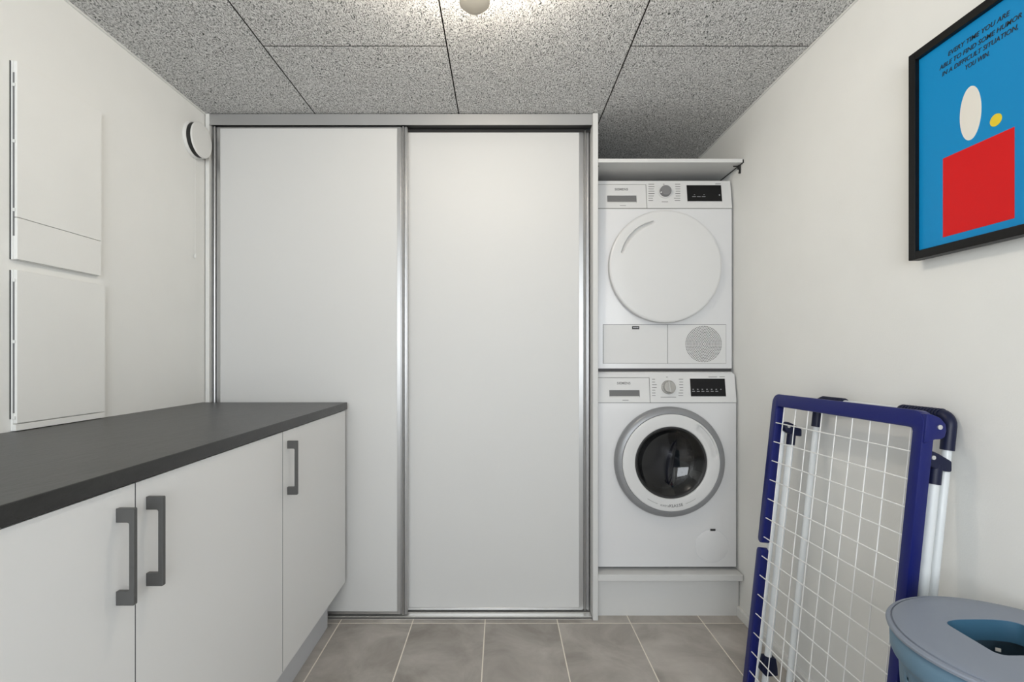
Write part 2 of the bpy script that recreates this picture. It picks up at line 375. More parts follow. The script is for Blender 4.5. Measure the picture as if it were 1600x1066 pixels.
# ================================================================ APPLIANCE NICHE: shelf, platform
sh = empty('wall_shelf', (0.706, D, 1.908), 'white board shelf above the upper white machine', 'shelf')
part('shelf_board', BX(0.4040, XR - 0.006, D - 0.002, YB - 0.012, 1.908, 1.924, bev=0.0012, seg=1), 'door_white', sh)
bm = bmesh.new(); box(bm, XR - 0.012, XR - 0.002, D + 0.022, D + 0.034, 1.890, 1.9075, bev=0.002); tube(bm, [(XR - 0.030, D + 0.03, 1.9035), (XR - 0.006, D + 0.03, 1.9035)], 0.0028)
tube(bm, [(XR - 0.008, D + 0.03, 1.876), (XR - 0.0005, D + 0.03, 1.876)], 0.003); box(bm, XR - 0.006, XR - 0.0005, D + 0.026, D + 0.033, 1.874, 1.892)
part('shelf_bracket', bm, 'dark', sh)
bm = bmesh.new(); tube(bm, [(0.4045, D + 0.03, 1.9035), (0.412, D + 0.03, 1.9035)], 0.003); part('shelf_peg', bm, 'dark', sh)
part('shelf_gap_shade', BX(XR - 0.0058, XR - 0.0008, D, YB - 0.012, 1.9075, 1.921), 'dark', sh)  # black strip added for the shade between shelf and wall
pf = empty('machine_platform', (0.706, D, 0), 'white raised platform carrying the stacked laundry machines', 'platform')
part('platform_board', BX(0.4040, XR - 0.004, D - 0.003, YB - 0.012, 0.164, 0.190, bev=0.0015, seg=1), 'door_white', pf)
part('front_board', BX(0.4045, XR - 0.004, 2.112, 2.130, 0.0, 0.1638), 'door_white', pf)

# ================================================================ MACHINES
def machine_panel(root, Yf, z0, z1, tilt, x0, x1, xs, logo_c, recess, knob_c, knob_r, knob_mat, disp, labels_l, labels_r, misc, txt_top, ridge):
    L = math.hypot(tilt, z1 - z0); O = Vector((0, Yf, z0)); U = Vector((0, tilt, z1 - z0)) / L; N = Vector((0, -(z1 - z0), tilt)) / L
    def pos(x, t, off=0.0): return O + X_ * x + U * (t * L) + N * off
    def tt(z): return (z - z0) / (z1 - z0)
    def onp(px, py):                                    # pixel -> (x, t) on the sloping panel
        t = 0.5
        for _ in range(6):
            Y = Yf + tilt * t; p = P(px, py, Y); t = tt(p.z)
        return p.x, t
    def slab(bm, xa, xb, ta, tb, o0, o1, bev=0.0):
        q = [pos(xa, ta, o0), pos(xb, ta, o0), pos(xb, tb, o0), pos(xa, tb, o0)]
        return prism(bm, q, N * (o1 - o0), bev=bev, seg=2)
    part('seam_shade_strip', slab(bmesh.new(), x0 + 0.0005, x1 - 0.0005, -0.004, 0.985, -0.014, 0.0002), 'seam', root)  # dark sheet added behind the panel for the shade in its seams
    # control fascia, right of the drawer
    fas = part('control_panel', slab(bmesh.new(), xs + 0.0012, x1, 0.012, 1.0, -0.012, 0.003, bev=0.0008), 'appliance_plastic', root)
    top = slab(bmesh.new(), x0, xs + 0.0025, 0.872, 1.0, -0.012, 0.0029, bev=0.0008); part('panel_top_strip', top, 'appliance_plastic', root)
    # drawer front with recessed grip
    (ra, rt1), (rb, rt0) = onp(recess[0], recess[1]), onp(recess[2], recess[3])
    bm = bmesh.new(); xsn = [x0 + 0.001, ra, rb, xs - 0.0012]; tsn = [0.012, rt0, rt1, 0.858]
    g = [[bm.verts.new(pos(x, t, 0.003)) for x in xsn] for t in tsn]
    for j in range(3):
        for i in range(3):
            if i == 1 and j == 1: continue
            bm.faces.new((g[j][i], g[j][i + 1], g[j + 1][i + 1], g[j + 1][i]))
    tm = rt0 + (rt1 - rt0) * 0.45
    a0, b0 = g[1][1], g[1][2]; a1, b1 = g[2][1], g[2][2]
    m0, m1 = bm.verts.new(pos(ra + .002, tm, -0.004)), bm.verts.new(pos(rb - .002, tm, -0.004))
    k0, k1 = bm.verts.new(pos(ra + .006, tm, -0.026)), bm.verts.new(pos(rb - .010, tm, -0.026))
    u0, u1 = bm.verts.new(pos(ra + .006, rt1, -0.026)), bm.verts.new(pos(rb - .010, rt1, -0.026))
    for f in ((a0, b0, m1, m0),): bm.faces.new(f)
    pk = bmesh.new(); cp = {v: pk.verts.new(v.co) for v in (a0, b0, a1, b1, m0, m1, k0, k1, u0, u1)}
    for f in ((m0, m1, k1, k0), (k0, k1, u1, u0), (u0, u1, b1, a1), (a0, m0, k0, u0, a1), (b0, b1, u1, k1, m1)): pk.faces.new([cp[v] for v in f])
    for v in (k0, k1, u0, u1): bm.verts.remove(v)
    # side rims
    ob = [[bm.verts.new(pos(x, t, -0.006)) for x in (xsn[0], xsn[3])] for t in (tsn[0], tsn[3])]
    bm.faces.new((g[0][0], g[0][1], g[0][2], g[0][3], ob[0][1], ob[0][0])); bm.faces.new((g[3][3], g[3][2], g[3][1], g[3][0], ob[1][0], ob[1][1]))
    bm.faces.new((g[0][3], g[1][3], g[2][3], g[3][3], ob[1][1], ob[0][1])); bm.faces.new((g[0][0], ob[0][0], ob[1][0], g[3][0], g[2][0], g[1][0]))
    dr = part('dispenser_drawer', bm, 'appliance_plastic', root)
    part('grip_pocket', pk, 'ring_grey', dr, label='recessed grip with its shade painted grey')  # shade of the recess put into the pocket colour
    lx, lt = onp(*logo_c)
    part('logo_lettering', text_bm('SIEMENS', 0.0150, basis(pos(lx, lt, 0.0032), X_, U, N), bold=0.00035, spacing=1.05), 'print_grey', dr, label='grey printed maker lettering')
    sx, st = onp((recess[0] + recess[2]) / 2 + 1.5, recess[3] + 4.2)
    part('small_print', slab(bmesh.new(), sx - 0.013, sx + 0.013, st - 0.008, st + 0.008, 0.003, 0.0034), 'print_pale', dr)
    # knob
    kx, kt = onp(*knob_c); kc = pos(kx, kt, 0.003)
    kb = lathe(bmesh.new(), [(0, 0), (knob_r, 0), (knob_r, 0.004), (knob_r * 0.93, 0.006), (0, 0.006)], kc, N, 40)
    base = part('knob_ring', kb, 'appliance_plastic' if not ridge else 'knob_silver', root, smooth=30)
    kb = lathe(bmesh.new(), [(0, 0.004), (knob_r * 0.86, 0.004), (knob_r * 0.82, 0.019), (knob_r * 0.74, 0.0215), (0, 0.022)], kc, N, 40)
    kn = part('program_knob', kb, knob_mat, root, smooth=30)
    if ridge:
        b2 = bmesh.new(); rot = Matrix.Rotation(R(8), 4, N)
        q = [rot @ v for v in (X_ * -0.004 - U * knob_r * .80, X_ * 0.004 - U * knob_r * .80, X_ * 0.003 + U * knob_r * .84, X_ * -0.003 + U * knob_r * .84)]
        prism(b2, [kc + N * 0.019 + v for v in q], N * 0.008, bev=0.0015); part('grip_ridge', b2, 'knob_silver', kn)
        b2 = bmesh.new(); c = kc + (-X_ * 0.78 + U * 0.22) * knob_r + N * 0.0062; lathe(b2, [(0, 0.001), (0.0026, 0.001), (0.0026, 0)], c, N, 12); part('pointer_dot', b2, 'wire', kn)
    else:
        c = kc + (-X_ * 0.78 - U * 0.36) * knob_r + N * 0.018; b2 = lathe(bmesh.new(), [(0, 0.0035), (0.0024, 0.0035), (0.0024, 0)], c, N, 12); part('pointer_dot', b2, 'wire', kn)
    # display
    (dx0, dt1), (dx1, dt0) = onp(disp[0], disp[1]), onp(disp[2], disp[3])
    ds = part('display', slab(bmesh.new(), dx0, dx1, dt0, dt1, 0.002, 0.0042), 'display', root)
    bz = bmesh.new(); e = 0.004; et = e / L
    for a in ((dx0 - e, dx1 + e, dt0 - et, dt0), (dx0 - e, dx1 + e, dt1, dt1 + et), (dx0 - e, dx0, dt0, dt1), (dx1, dx1 + e, dt0, dt1)): slab(bz, *a, 0.002, 0.0044)
    part('display_bezel', bz, 'appliance_plastic', root)
    for (xa, ya, xb, yb) in misc:
        (qa, ta), (qb, tb) = onp(xa, ya), onp(xb, yb)
        part('display_icon', slab(bmesh.new(), qa, qb, tb, ta, 0.0042, 0.0045), 'ring_grey', ds)
    lb = bmesh.new()
    for (xa, ya, xb, yb) in labels_l + labels_r + txt_top:
        (qa, ta), (qb, tb) = onp(xa, ya - 0.45), onp(xb, yb + 0.45); slab(lb, qa, qb, tb, ta, 0.003, 0.00325)
    part('program_markings', lb, 'print_pale', fas, label='tiny grey programme markings', kind='stuff')
    return pos

# ---- washing machine
WY = 2.12; wx0, wx1, wz0, wz1, wp = 0.4055, 1.0025, 0.204, 1.0345, 0.9015
wm = empty('washing_machine', (0.704, WY + 0.29, 0.190), 'white front-loading washing machine with a dark round glass door, below the dryer', 'washing machine')
def machine_body(x0, x1, Yf, z0, zp, z1, tilt, depth):
    pr = [(Yf, z0), (Yf, zp)] + [(Yf + 0.004 + tilt * k, zp + (z1 - 0.014 - zp) * k) for k in (0.02, 1.0)] + [(Yf + tilt + 0.008, z1 - 0.006), (Yf + tilt + 0.016, z1 - 0.001), (Yf + tilt + 0.03, z1), (Yf + depth, z1), (Yf + depth, z0)]
    bm = bmesh.new(); prism(bm, [Vector((x0, y, z)) for y, z in pr], Vector((x1 - x0, 0, 0)))
    es = [e for e in bm.edges if all(abs(v.co.x - e.verts[0].co.x) < 1e-6 for v in e.verts) and min(v.co.y for v in e.verts) < Yf + tilt + 0.04]
    bmesh.ops.bevel(bm, geom=es, offset=0.0045, segments=2, profile=0.5, affect='EDGES')
    return bm
WC = Vector((0.7115, WY, 0.6545))
cut = lathe(bmesh.new(), [(0, -0.02), (0.196, -0.02), (0.196, 0.34), (0, 0.34)], WC, Y_, 64)
part('body', boolean_cut(machine_body(wx0, wx1, WY, wz0, wp, wz1, 0.022, 0.55), cut), 'appliance', wm, smooth=25)
part('drum_recess', lathe(bmesh.new(), [(0.1945, 0.001), (0.1945, 0.335), (0, 0.335)], WC, Y_, 64), 'gasket', wm, smooth=40)
for x in (wx0 + 0.06, wx1 - 0.06):
    for y in (WY + 0.06, WY + 0.48): part('foot', lathe(bmesh.new(), [(0, 0), (0.02, 0), (0.02, 0.008), (0.012, 0.010), (0.012, 0.016), (0, 0.016)], (x, y, 0.190), Z_, 20), 'dark', wm)
def rows(x0, x1, y0, y1, n, jit, seed):
    rnd = random.Random(seed); out = []
    for k in range(n):
        y = y0 + (y1 - y0) * k / (n - 1); a = rnd.uniform(0, jit); out.append((x0 + a * (seed % 2), y, x1 - a * (1 - seed % 2), y))
    return out
machine_panel(wm, WY, wp, wz1 - 0.010, 0.020, wx0 + 0.001, wx1 - 0.001, 0.6345, (974.3, 599.2), (951.7, 610.0, 999.5, 621.5), (1044.0, 605.4), 0.0300, 'knob_silver',
    (1077.3, 592.0, 1133.8, 619.8),
    rows(1018.5, 1026, 593.0, 618.5, 7, 3, 2), rows(1059.5, 1067, 593.0, 618.5, 7, 3, 3),
    [(1081 + 7.2 * k, 611.2, 1085.5 + 7.2 * k, 612.4) for k in range(6)] + [(1081.3 + 7.2 * k, 608.0, 1083.6 + 7.2 * k, 609.4) for k in range(7)],
    [(1032, 621.0, 1056, 621.0), (1106.5, 589.3, 1120, 589.3), (1123.5, 589.1, 1132, 589.1), (1040.5, 589.5, 1043, 589.5)], True)
# washer door
def polar_disc(bm, c, prof, scoop, n=160):             # disc facing -Y; prof (r, protrusion); scoop(r, ang) -> depth
    rings = []
    for r, h in prof:
        if r < 1e-6: rings.append([bm.verts.new(c + Vector((0, -h, 0)))]); continue
        ring = []
        for k in range(n):
            a = 2 * PI * k / n
            ring.append(bm.verts.new(c + Vector((r * math.cos(a), -(h - scoop(r, a)), r * math.sin(a)))))
        rings.append(ring)
    for a, b in zip(rings, rings[1:]):
        for k in range(n):
            k2 = (k + 1) % n
            if len(b) == 1: bm.faces.new((a[k], a[k2], b[0]))
            else: bm.faces.new((a[k], a[k2], b[k2], b[k]))
    return bm
def sm(x): x = max(0, min(1, x)); return x * x * (3 - 2 * x)
door = part('door', lathe(bmesh.new(), [(0.196, 0.0), (0.229, 0.0), (0.2325, -0.006), (0.2325, -0.020), (0.228, -0.030), (0.220, -0.036), (0.2065, -0.0385), (0.203, -0.036), (0.196, -0.02)], WC, Y_, 128, closed=True), 'ring_grey', wm, smooth=40, label='silver grey door ring')
def wscoop(r, a):
    d = math.degrees(a)
    if not 4 < d < 56: return 0
    e = sm((d - 4) / 5) * sm((56 - d) / 5)
    return 0.010 * e * sm((0.197 - r) / 0.0025) * sm((r - 0.166) / 0.028)
pr = [(0.2035, 0.030), (0.2035, 0.0385), (0.2015, 0.0405)] + [(0.2 - 0.045 * k / 30, 0.0410 + 0.0010 * math.sin(PI * k / 30)) for k in range(31)] + [(0.1525, 0.040), (0.1505, 0.036), (0.1505, 0.016)]
part('door_ring', polar_disc(bmesh.new(), WC, pr, wscoop), 'appliance_plastic', door, smooth=35, label='white inner door ring with grip')
part('door_gasket', lathe(bmesh.new(), [(0.1515, -0.034), (0.146, -0.0375), (0.1425, -0.034), (0.1395, -0.028), (0.132, -0.016), (0.126, 0.04), (0.150, 0.05), (0.152, 0.0)], WC, Y_, 96, closed=True), 'gasket', door, smooth=40)
part('door_glass', lathe(bmesh.new(), [(0.1428, -0.0335), (0.1405, -0.0325), (0.136, -0.0285), (0.126, -0.019), (0.108, -0.006), (0.086, 0.0045), (0.060, 0.0125), (0.03, 0.017), (0, 0.0185)], WC, Y_, 96), 'glass', door, smooth=60, label='dark bowl-shaped door glass')
drum = part('drum', lathe(bmesh.new(), [(0.150, 0.055), (0.190, 0.062), (0.192, 0.31), (0.15, 0.318), (0, 0.322)], WC, Y_, 96), 'drum', wm, smooth=40)
for k in range(3):
    a = R(100 + 120 * k); dv = Vector((math.cos(a), 0, math.sin(a))); tv = Vector((-math.sin(a), 0, math.cos(a)))
    c = WC + dv * 0.191
    bm = bmesh.new(); prism(bm, [c + Y_ * 0.07 + tv * -0.035, c + Y_ * 0.07 + tv * 0.035, c + Y_ * 0.07 + tv * 0.008 - dv * 0.055, c + Y_ * 0.07 + tv * -0.008 - dv * 0.055], Y_ * 0.23, bev=0.006)
    part('drum_paddle', bm, 'drum', drum)
hb = bmesh.new()
for k in range(60):
    for j in range(7):
        a = 2 * PI * (k + 0.5 * (j % 2)) / 60; dv = Vector((math.cos(a), 0, math.sin(a)))
        lathe(hb, [(0, 0.0), (0.0034, 0.0), (0.0034, 0.002)], WC + dv * 0.1905 + Y_ * (0.10 + 0.028 * j), dv, 6)
part('drum_holes', hb, 'dark', drum, kind='stuff')
# arc lettering on the ring
word = 'extraKLASSE'; wid = [1.0, 0.95, 0.62, 0.66, 1.0, 1.12, 0.92, 1.16, 1.08, 1.08, 1.0]; tot = sum(wid); span = R(30.5); acc = 0
lb = bmesh.new(); rr = 0.1795
for ch, wd in zip(word, wid):
    a = -PI / 2 - span / 2 + span * (acc + wd / 2) / tot; acc += wd
    dv = Vector((math.cos(a), 0, math.sin(a))); tv = Vector((-math.sin(a), 0, math.cos(a)))
    merge(lb, text_bm(ch, 0.0165, basis(WC + dv * rr - Y_ * 0.0421, tv, -dv, -Y_), bold=0.0003 if ch.isupper() else -0.0001, depth=0.0005))
part('ring_lettering', lb, 'print_grey', door, label='small grey lettering along the door ring')
for t0, t1 in ((-PI / 2 - R(34), -PI / 2 - R(19)), (-PI / 2 + R(19), -PI / 2 + R(34))):
    bm = bmesh.new(); tube(bm, arc_pts(WC - Y_ * 0.0420, X_, Z_, rr, t0, t1, 14), 0.0006, 5); part('ring_line', bm, 'print_pale', door)
# service flap
sc = P(1112, 853.5, WY)
part('flap_seam', lathe(bmesh.new(), [(0.066, -0.0006), (0.0706, -0.0006), (0.0706, 0.001), (0.066, 0.001)], sc, Y_, 64, closed=True), 'plinth_grey', wm)
fl = part('service_flap', lathe(bmesh.new(), [(0, -0.0022), (0.067, -0.0022), (0.0695, -0.0012), (0.070, 0.001), (0, 0.001)], sc, Y_, 64), 'appliance', wm, smooth=30)
q = P(1113.5, 828, WY); part('flap_label', BX(q.x - 0.011, q.x + 0.011, WY - 0.0029, WY - 0.0020, q.z - 0.0045, q.z + 0.0045), 'print_black', fl)

# ---- tumble dryer
DY = 2.16; dx0, dx1, dz0, dz1, dp = 0.4055, 1.0025, 1.0475, 1.8745, 1.7405
td = empty('tumble_dryer', (0.704, DY + 0.29, 1.0345), 'white tumble dryer with a plain round white door, stacked on the washing machine', 'dryer')
part('body', machine_body(dx0, dx1, DY, dz0, dp, dz1, 0.022, 0.55), 'appliance', td, smooth=25)
part('stacking_strip', BX(dx0 + 0.004, dx1 - 0.004, DY + 0.004, DY + 0.5, 1.0348, 1.0473), 'gasket', td)
machine_panel(td, DY, dp, dz1 - 0.007, 0.020, dx0 + 0.001, dx1 - 0.001, 0.6320, (970.6, 296.6), (948.4, 306.2, 994.6, 317.6), (1038.3, 301.0), 0.0285, 'knob_grey',
    (1072.0, 290.2, 1127.8, 315.4),
    rows(1012.8, 1022.5, 288.6, 314.0, 8, 3, 4), rows(1052.5, 1062.5, 288.6, 314.0, 8, 3, 5),
    [(1081 + 7.5 * k, 307.6, 1086.8 + 7.5 * k, 308.6) for k in range(3)] + [(1083.5, 304.8, 1085.5, 305.6), (1098.5, 304.8, 1100.5, 305.6), (1122.5, 304.2, 1124.5, 306.6)],
    [(1033.5, 316.0, 1043.5, 316.0), (1117, 288.0, 1125.5, 288.0), (1035.5, 288.6, 1038, 288.6)], False)
DC = Vector((0.7025, DY, 1.4855)); RD = 0.2415
def dscoop(r, a):
    d = math.degrees(a)
    if not 104 < d < 164: return 0
    e = sm((d - 104) / 4) * sm((164 - d) / 4)
    wv = 0.014 + 0.006 * math.sin(PI * (d - 104) / 60)
    ro = 0.2000 + 0.004 * math.sin(PI * (d - 104) / 60)
    return 0.016 * e * sm((ro - r) / 0.003) * sm((r - (ro - wv)) / (wv * 0.9))
pr = [(RD - 0.012, 0.0), (RD - 0.006, 0.004), (RD, 0.012), (RD, 0.027), (RD - 0.002, 0.0315), (RD - 0.006, 0.034)] + [(RD - 0.010 - (0.0800) * k / 50, 0.0350 + 0.0040 * math.sin(PI / 2 * k / 50)) for k in range(51)] + [(0.11, 0.040), (0.05, 0.0405), (0, 0.0405)]
part('door', polar_disc(bmesh.new(), DC, pr, dscoop, 240), 'appliance_plastic', td, smooth=30, label='round white door with curved grip')
a, b = P(942.5, 507.8, DY), P(1134, 568, DY); mx = (1042.9 - VX) * DY / F
part('seam_shade_strip', BX(a.x - 0.0016, b.x + 0.0012, DY - 0.0008, DY + 0.001, b.z - 0.0010, a.z + 0.0018), 'seam', td)  # dark sheet added behind the flaps for their shadow gaps
fl = part('condenser_flap', BX(a.x, mx - 0.0010, DY - 0.0022, DY + 0.001, b.z, a.z, bev=0.0007, seg=1), 'appliance_plastic', td)
q = P(993, 512.3, DY); part('flap_label', BX(q.x - 0.0155, q.x + 0.0155, DY - 0.0032, DY - 0.002, q.z - 0.0065, q.z + 0.0065), 'print_black', fl)
bm = bmesh.new()
for k in range(6): box(bm, q.x - 0.0115 + k * 0.004, q.x - 0.0090 + k * 0.004, DY - 0.0036, DY - 0.0031, q.z - 0.002, q.z + 0.0028)
part('label_print', bm, 'plinth_grey', fl)
gp = part('grille_plate', BX(mx + 0.0010, b.x, DY - 0.0022, DY + 0.001, b.z, a.z, bev=0.0007, seg=1), 'appliance_plastic', td)
gc = P(1099, 537.8, DY); gb = bmesh.new(); RG = 0.0765
for sct in range(6):                                   # six sectors of straight rows, as pierced in the plate
    a0 = R(60 * sct)
    for j in range(1, 13):
        r = RG * j / 12
        nn = max(1, round(r * (PI / 3) / 0.0067))
        for k in range(nn):
            a = a0 + (PI / 3) * (k + 0.5) / nn
            lathe(gb, [(0.0, 0.0), (0.0022, 0.0), (0.0022, 0.001)], Vector((gc.x + r * math.cos(a), DY - 0.0027, gc.z + r * math.sin(a))), Y_, 6)
part('grille_holes', gb, 'print_black', gp, kind='stuff', label='round field of small dark ventilation holes')

# ================================================================ COUNTER AND BASE CABINETS
XC, XD = -0.637, -0.6425
CE = 2.061
single('countertop', BX(XL + 0.001, XC, 0.27, CE, 0.881, 0.910, bev=0.0015, seg=2), 'counter', 'long charcoal slate-look worktop with a thin front edge', 'countertop')
single('cabinet_plinth', BX(-0.722, -0.705, 0.284, 2.022, 0.0005, 0.149), 'plinth_grey', 'pale grey recessed plinth board under the base cabinets', 'plinth')
units = [(1.4655, 2.0520, 1.499, 'white base cabinet at the far end of the worktop, touching the wardrobe'),
         (0.8755, 1.4635, 0.9045, 'middle white base cabinet with its long handle beside the neighbouring one'),
         (0.2850, 0.8735, 0.8340, 'nearest white base cabinet, cut off by the lower left of the picture')]
for y0, y1, hy, lab in units:
    u = empty('base_cabinet', (-0.94, (y0 + y1) / 2, 0), lab, 'cabinet', 'base cabinets under the worktop')
    bm = BX(XL + 0.004, XD - 0.0195, y0 + 0.0005, y1 - 0.0005, 0.150, 0.8805, bev=0.0008, seg=1); part('carcass', bm, 'carcass', u)
    dr = part('door', BX(XD - 0.0185, XD, y0 + 0.0002, y1 - 0.0002, 0.170, 0.8775), 'cab_white', u)
    dr.data.materials.append(M['door_gap_shade'])
    for pg in dr.data.polygons: pg.material_index = 1 if abs(pg.normal.y) > 0.9 else 0
    z0, z1, xo = 0.684, 0.846, XD + 0.0305
    o_ = [(XD, z0), (xo - 0.0012, z0), (xo, z0 + 0.0012), (xo, z1 - 0.0012), (xo - 0.0012, z1), (XD, z1), (XD, z1 - 0.0235), (XD + 0.0190, z1 - 0.0235)]
    o_ += [(XD + 0.0190 + 0.003 * math.sin(t), z1 - 0.0265 + 0.003 * math.cos(t)) for t in (R(45), R(90))]
    o_ += [(XD + 0.0190 + 0.003 * math.cos(t), z0 + 0.0265 - 0.003 * math.sin(t)) for t in (R(0), R(45), R(90))] + [(XD, z0 + 0.0235)]
    bm = bmesh.new(); prism(bm, [Vector((x, hy - 0.0042, z)) for x, z in o_], Y_ * 0.0084, bev=0.0006, seg=1)
    part('handle', bm, 'handle', dr, label='dark grey square bow handle')

# ================================================================ LEFT WALL: access cabinets, air valve
def wall_cabinet(y0, y1, z0, z1, split, label, tabs):
    r = empty('wall_cabinet', (XL, (y0 + y1) / 2, z0), label, 'wall cabinet', 'flat white boxes on the left wall')
    part('frame', BX(XL + 0.0002, XL + 0.006, y0 + 0.001, y1, z0, z1, bev=0.0005, seg=1), 'wall', r)
    t = 0.0155
    if split:
        part('door', BX(XL + 0.0062, XL + t, y0 + 0.002, y1, split + 0.0008, z1, bev=0.0008, seg=1), 'wall', r)
        part('flap', BX(XL + 0.0062, XL + t + 0.0006, y0 + 0.002, y1 - 0.002, z0 + 0.001, split - 0.0008, bev=0.0008, seg=1), 'wall', r)
    else:
        part('door', BX(XL + 0.0062, XL + t, y0 + 0.002, y1, z0 + 0.019, z1, bev=0.0008, seg=1), 'wall', r)
        part('sill', BX(XL + 0.0062, XL + t - 0.001, y0, y1, z0, z0 + 0.0165, bev=0.0008, seg=1), 'wall', r)
    part('edge_gap', BX(XL + 0.0001, XL + 0.0015, y0 - 0.0016, y0 + 0.001, z0 + (0 if split else 0.03), z1 - 0.001), 'gasket', r)
    part('edge_groove', BX(XL + 0.0066, XL + 0.0096, y0 + 0.0004, y0 + 0.0022, z0 + (0.06 if split else 0.045), z1 - 0.03), 'print_pale', r)
    for zt in tabs: part('hinge_tab', BX(XL + 0.004, XL + 0.013, y0 - 0.0012, y0 + 0.002, zt - 0.004, zt + 0.004, bev=0.0006, seg=1), 'wall_white', r)
wall_cabinet(1.254, 1.5225, 1.3445, 1.8465, 1.4515, 'upper flat white wall box with a flap along its lower edge', (1.785, 1.643, 1.47))
wall_cabinet(1.254, 1.5365, 0.9115, 1.3185, None, 'lower flat white wall box standing just above the worktop', (1.292, 1.137, 0.945))
vc = Vector((XL, 2.000, 1.968))
va = empty('air_valve', vc, 'round white ventilation valve high on the left wall with a pull cord', 'air valve')
part('base_ring', lathe(bmesh.new(), [(0, 0.0003), (0.0700, 0.0003), (0.0715, 0.003), (0.0705, 0.011), (0.068, 0.0135), (0.055, 0.0135), (0.05, 0.010), (0, 0.010)], vc, X_, 64), 'wall_white', va, smooth=35)
part('throat', lathe(bmesh.new(), [(0, 0.009), (0.066, 0.0132), (0.066, 0.0305), (0, 0.0305)], vc, X_, 48), 'dark', va, label='black gap behind the valve disc')
part('valve_disc', lathe(bmesh.new(), [(0, 0.0300), (0.067, 0.0300), (0.0690, 0.032), (0.0690, 0.0345), (0.066, 0.0370), (0.05, 0.0378), (0, 0.038)], vc, X_, 64), 'wall_white', va, smooth=35)
cd = part('pull_cord', tube(bmesh.new(), [(XL + 0.0085, 2.000, 1.905), (XL + 0.0085, 2.000, 1.512)], 0.0007, 6), 'wall_white', va)
part('cord_knob', lathe(bmesh.new(), [(0, 0), (0.0035, 0.001), (0.0045, 0.006), (0.0035, 0.013), (0.0012, 0.019), (0, 0.0195)], (XL + 0.0085, 2.000, 1.494), Z_, 16), 'wall_white', cd, smooth=50)

# ================================================================ CEILING LAMP
LC = Vector((-0.066, 1.235, ZC))
la = empty('ceiling_lamp', LC, 'glowing opal ceiling lamp with a cream bottom cap', 'lamp')
part('ceiling_rose', lathe(bmesh.new(), [(0, 0.0), (0.056, 0.0), (0.056, -0.034), (0.053, -0.040), (0, -0.040)], LC, Z_, 48), 'wall_white', la, smooth=35)
part('lamp_glass', lathe(bmesh.new(), [(0, -0.041), (0.050, -0.041), (0.059, -0.048), (0.063, -0.066), (0.062, -0.088), (0.056, -0.106), (0.046, -0.117), (0.038, -0.120), (0, -0.121)], LC, Z_, 64), 'lamp_glass', la, smooth=50)
part('bottom_cap', lathe(bmesh.new(), [(0, -0.120), (0.0400, -0.120), (0.0405, -0.126), (0.0375, -0.138), (0.027, -0.148), (0.012, -0.153), (0, -0.154)], LC, Z_, 48), 'lamp_cap', la, smooth=50)

# ================================================================ FRAMED POSTER
PX0, PX1 = 0.978, 1.004
py0, py1, pz0, pz1 = 0.870, 1.1965, 1.329, 1.8205
po = empty('framed_poster', (XR, (py0 + py1) / 2, pz0), 'bright blue poster with black lettering in a slim black frame on the right wall', 'poster')
b_ = 0.0195
for a in ((py0, py0 + b_, pz0, pz1), (py1 - b_, py1, pz0, pz1), (py0 + b_, py1 - b_, pz0, pz0 + b_), (py0 + b_, py1 - b_, pz1 - b_, pz1)):
    part('frame_bar', BX(PX0, PX1, a[0], a[1], a[2], a[3], bev=0.0012, seg=1), 'frame_black', po)
pr_ = part('print', BX(0.988, 0.992, py0 + b_ - 0.002, py1 - b_ + 0.002, pz0 + b_ - 0.002, pz1 - b_ + 0.002), 'poster_blue', po, label='blue printed sheet')
part('backing', BX(0.9925, 1.003, py0 + b_ - 0.001, py1 - b_ + 0.001, pz0 + b_ - 0.001, pz1 - b_ + 0.001), 'frame_black', po)
for zz in (1.69, ): part('hanger', BX(1.003, XR - 0.0002, 1.02, 1.05, zz, zz + 0.02), 'dark', po)
PYC = 1.0333
for body, z, wid in (('EVERY TIME YOU ARE', 1.7675, 0.134), ('ABLE TO FIND SOME HUMOR', 1.7483, 0.178), ('IN A DIFFICULT SITUATION,', 1.7305, 0.164), ('YOU WIN.', 1.7135, 0.052)):
    bm = text_bm(body, 0.0140, Matrix.Identity(4), shear=0.22, bold=0.00012, depth=0.0002)
    xs = [v.co.x for v in bm.verts]; s = wid / (max(xs) - min(xs)); cx = (max(xs) + min(xs)) / 2
    for v in bm.verts: v.co.x = (v.co.x - cx) * s
    bmesh.ops.transform(bm, matrix=basis((0.9876, PYC, z), -Y_, Z_, -X_), verts=bm.verts)
    part('lettering', bm, 'ink', pr_)
# plain abstract colour fields instead of the drawing
bm = BX(0.9874, 0.988, 0.958, 1.113, 1.366, 1.542); part('red_field', bm, 'poster_red', pr_)
bm = lathe(bmesh.new(), [(0, -0.0006), (0.024, -0.0006), (0.024, 0)], (0.988, 1.048, 0), X_, 40)
for v in bm.verts: v.co.z = 1.612 + v.co.z * 2.35
part('white_field', bm, 'poster_white', pr_)
bm = lathe(bmesh.new(), [(0, -0.0006), (0.012, -0.0006), (0.012, 0)], (0.988, 0.994, 1.572), X_, 32); part('yellow_field', bm, 'poster_yellow', pr_)

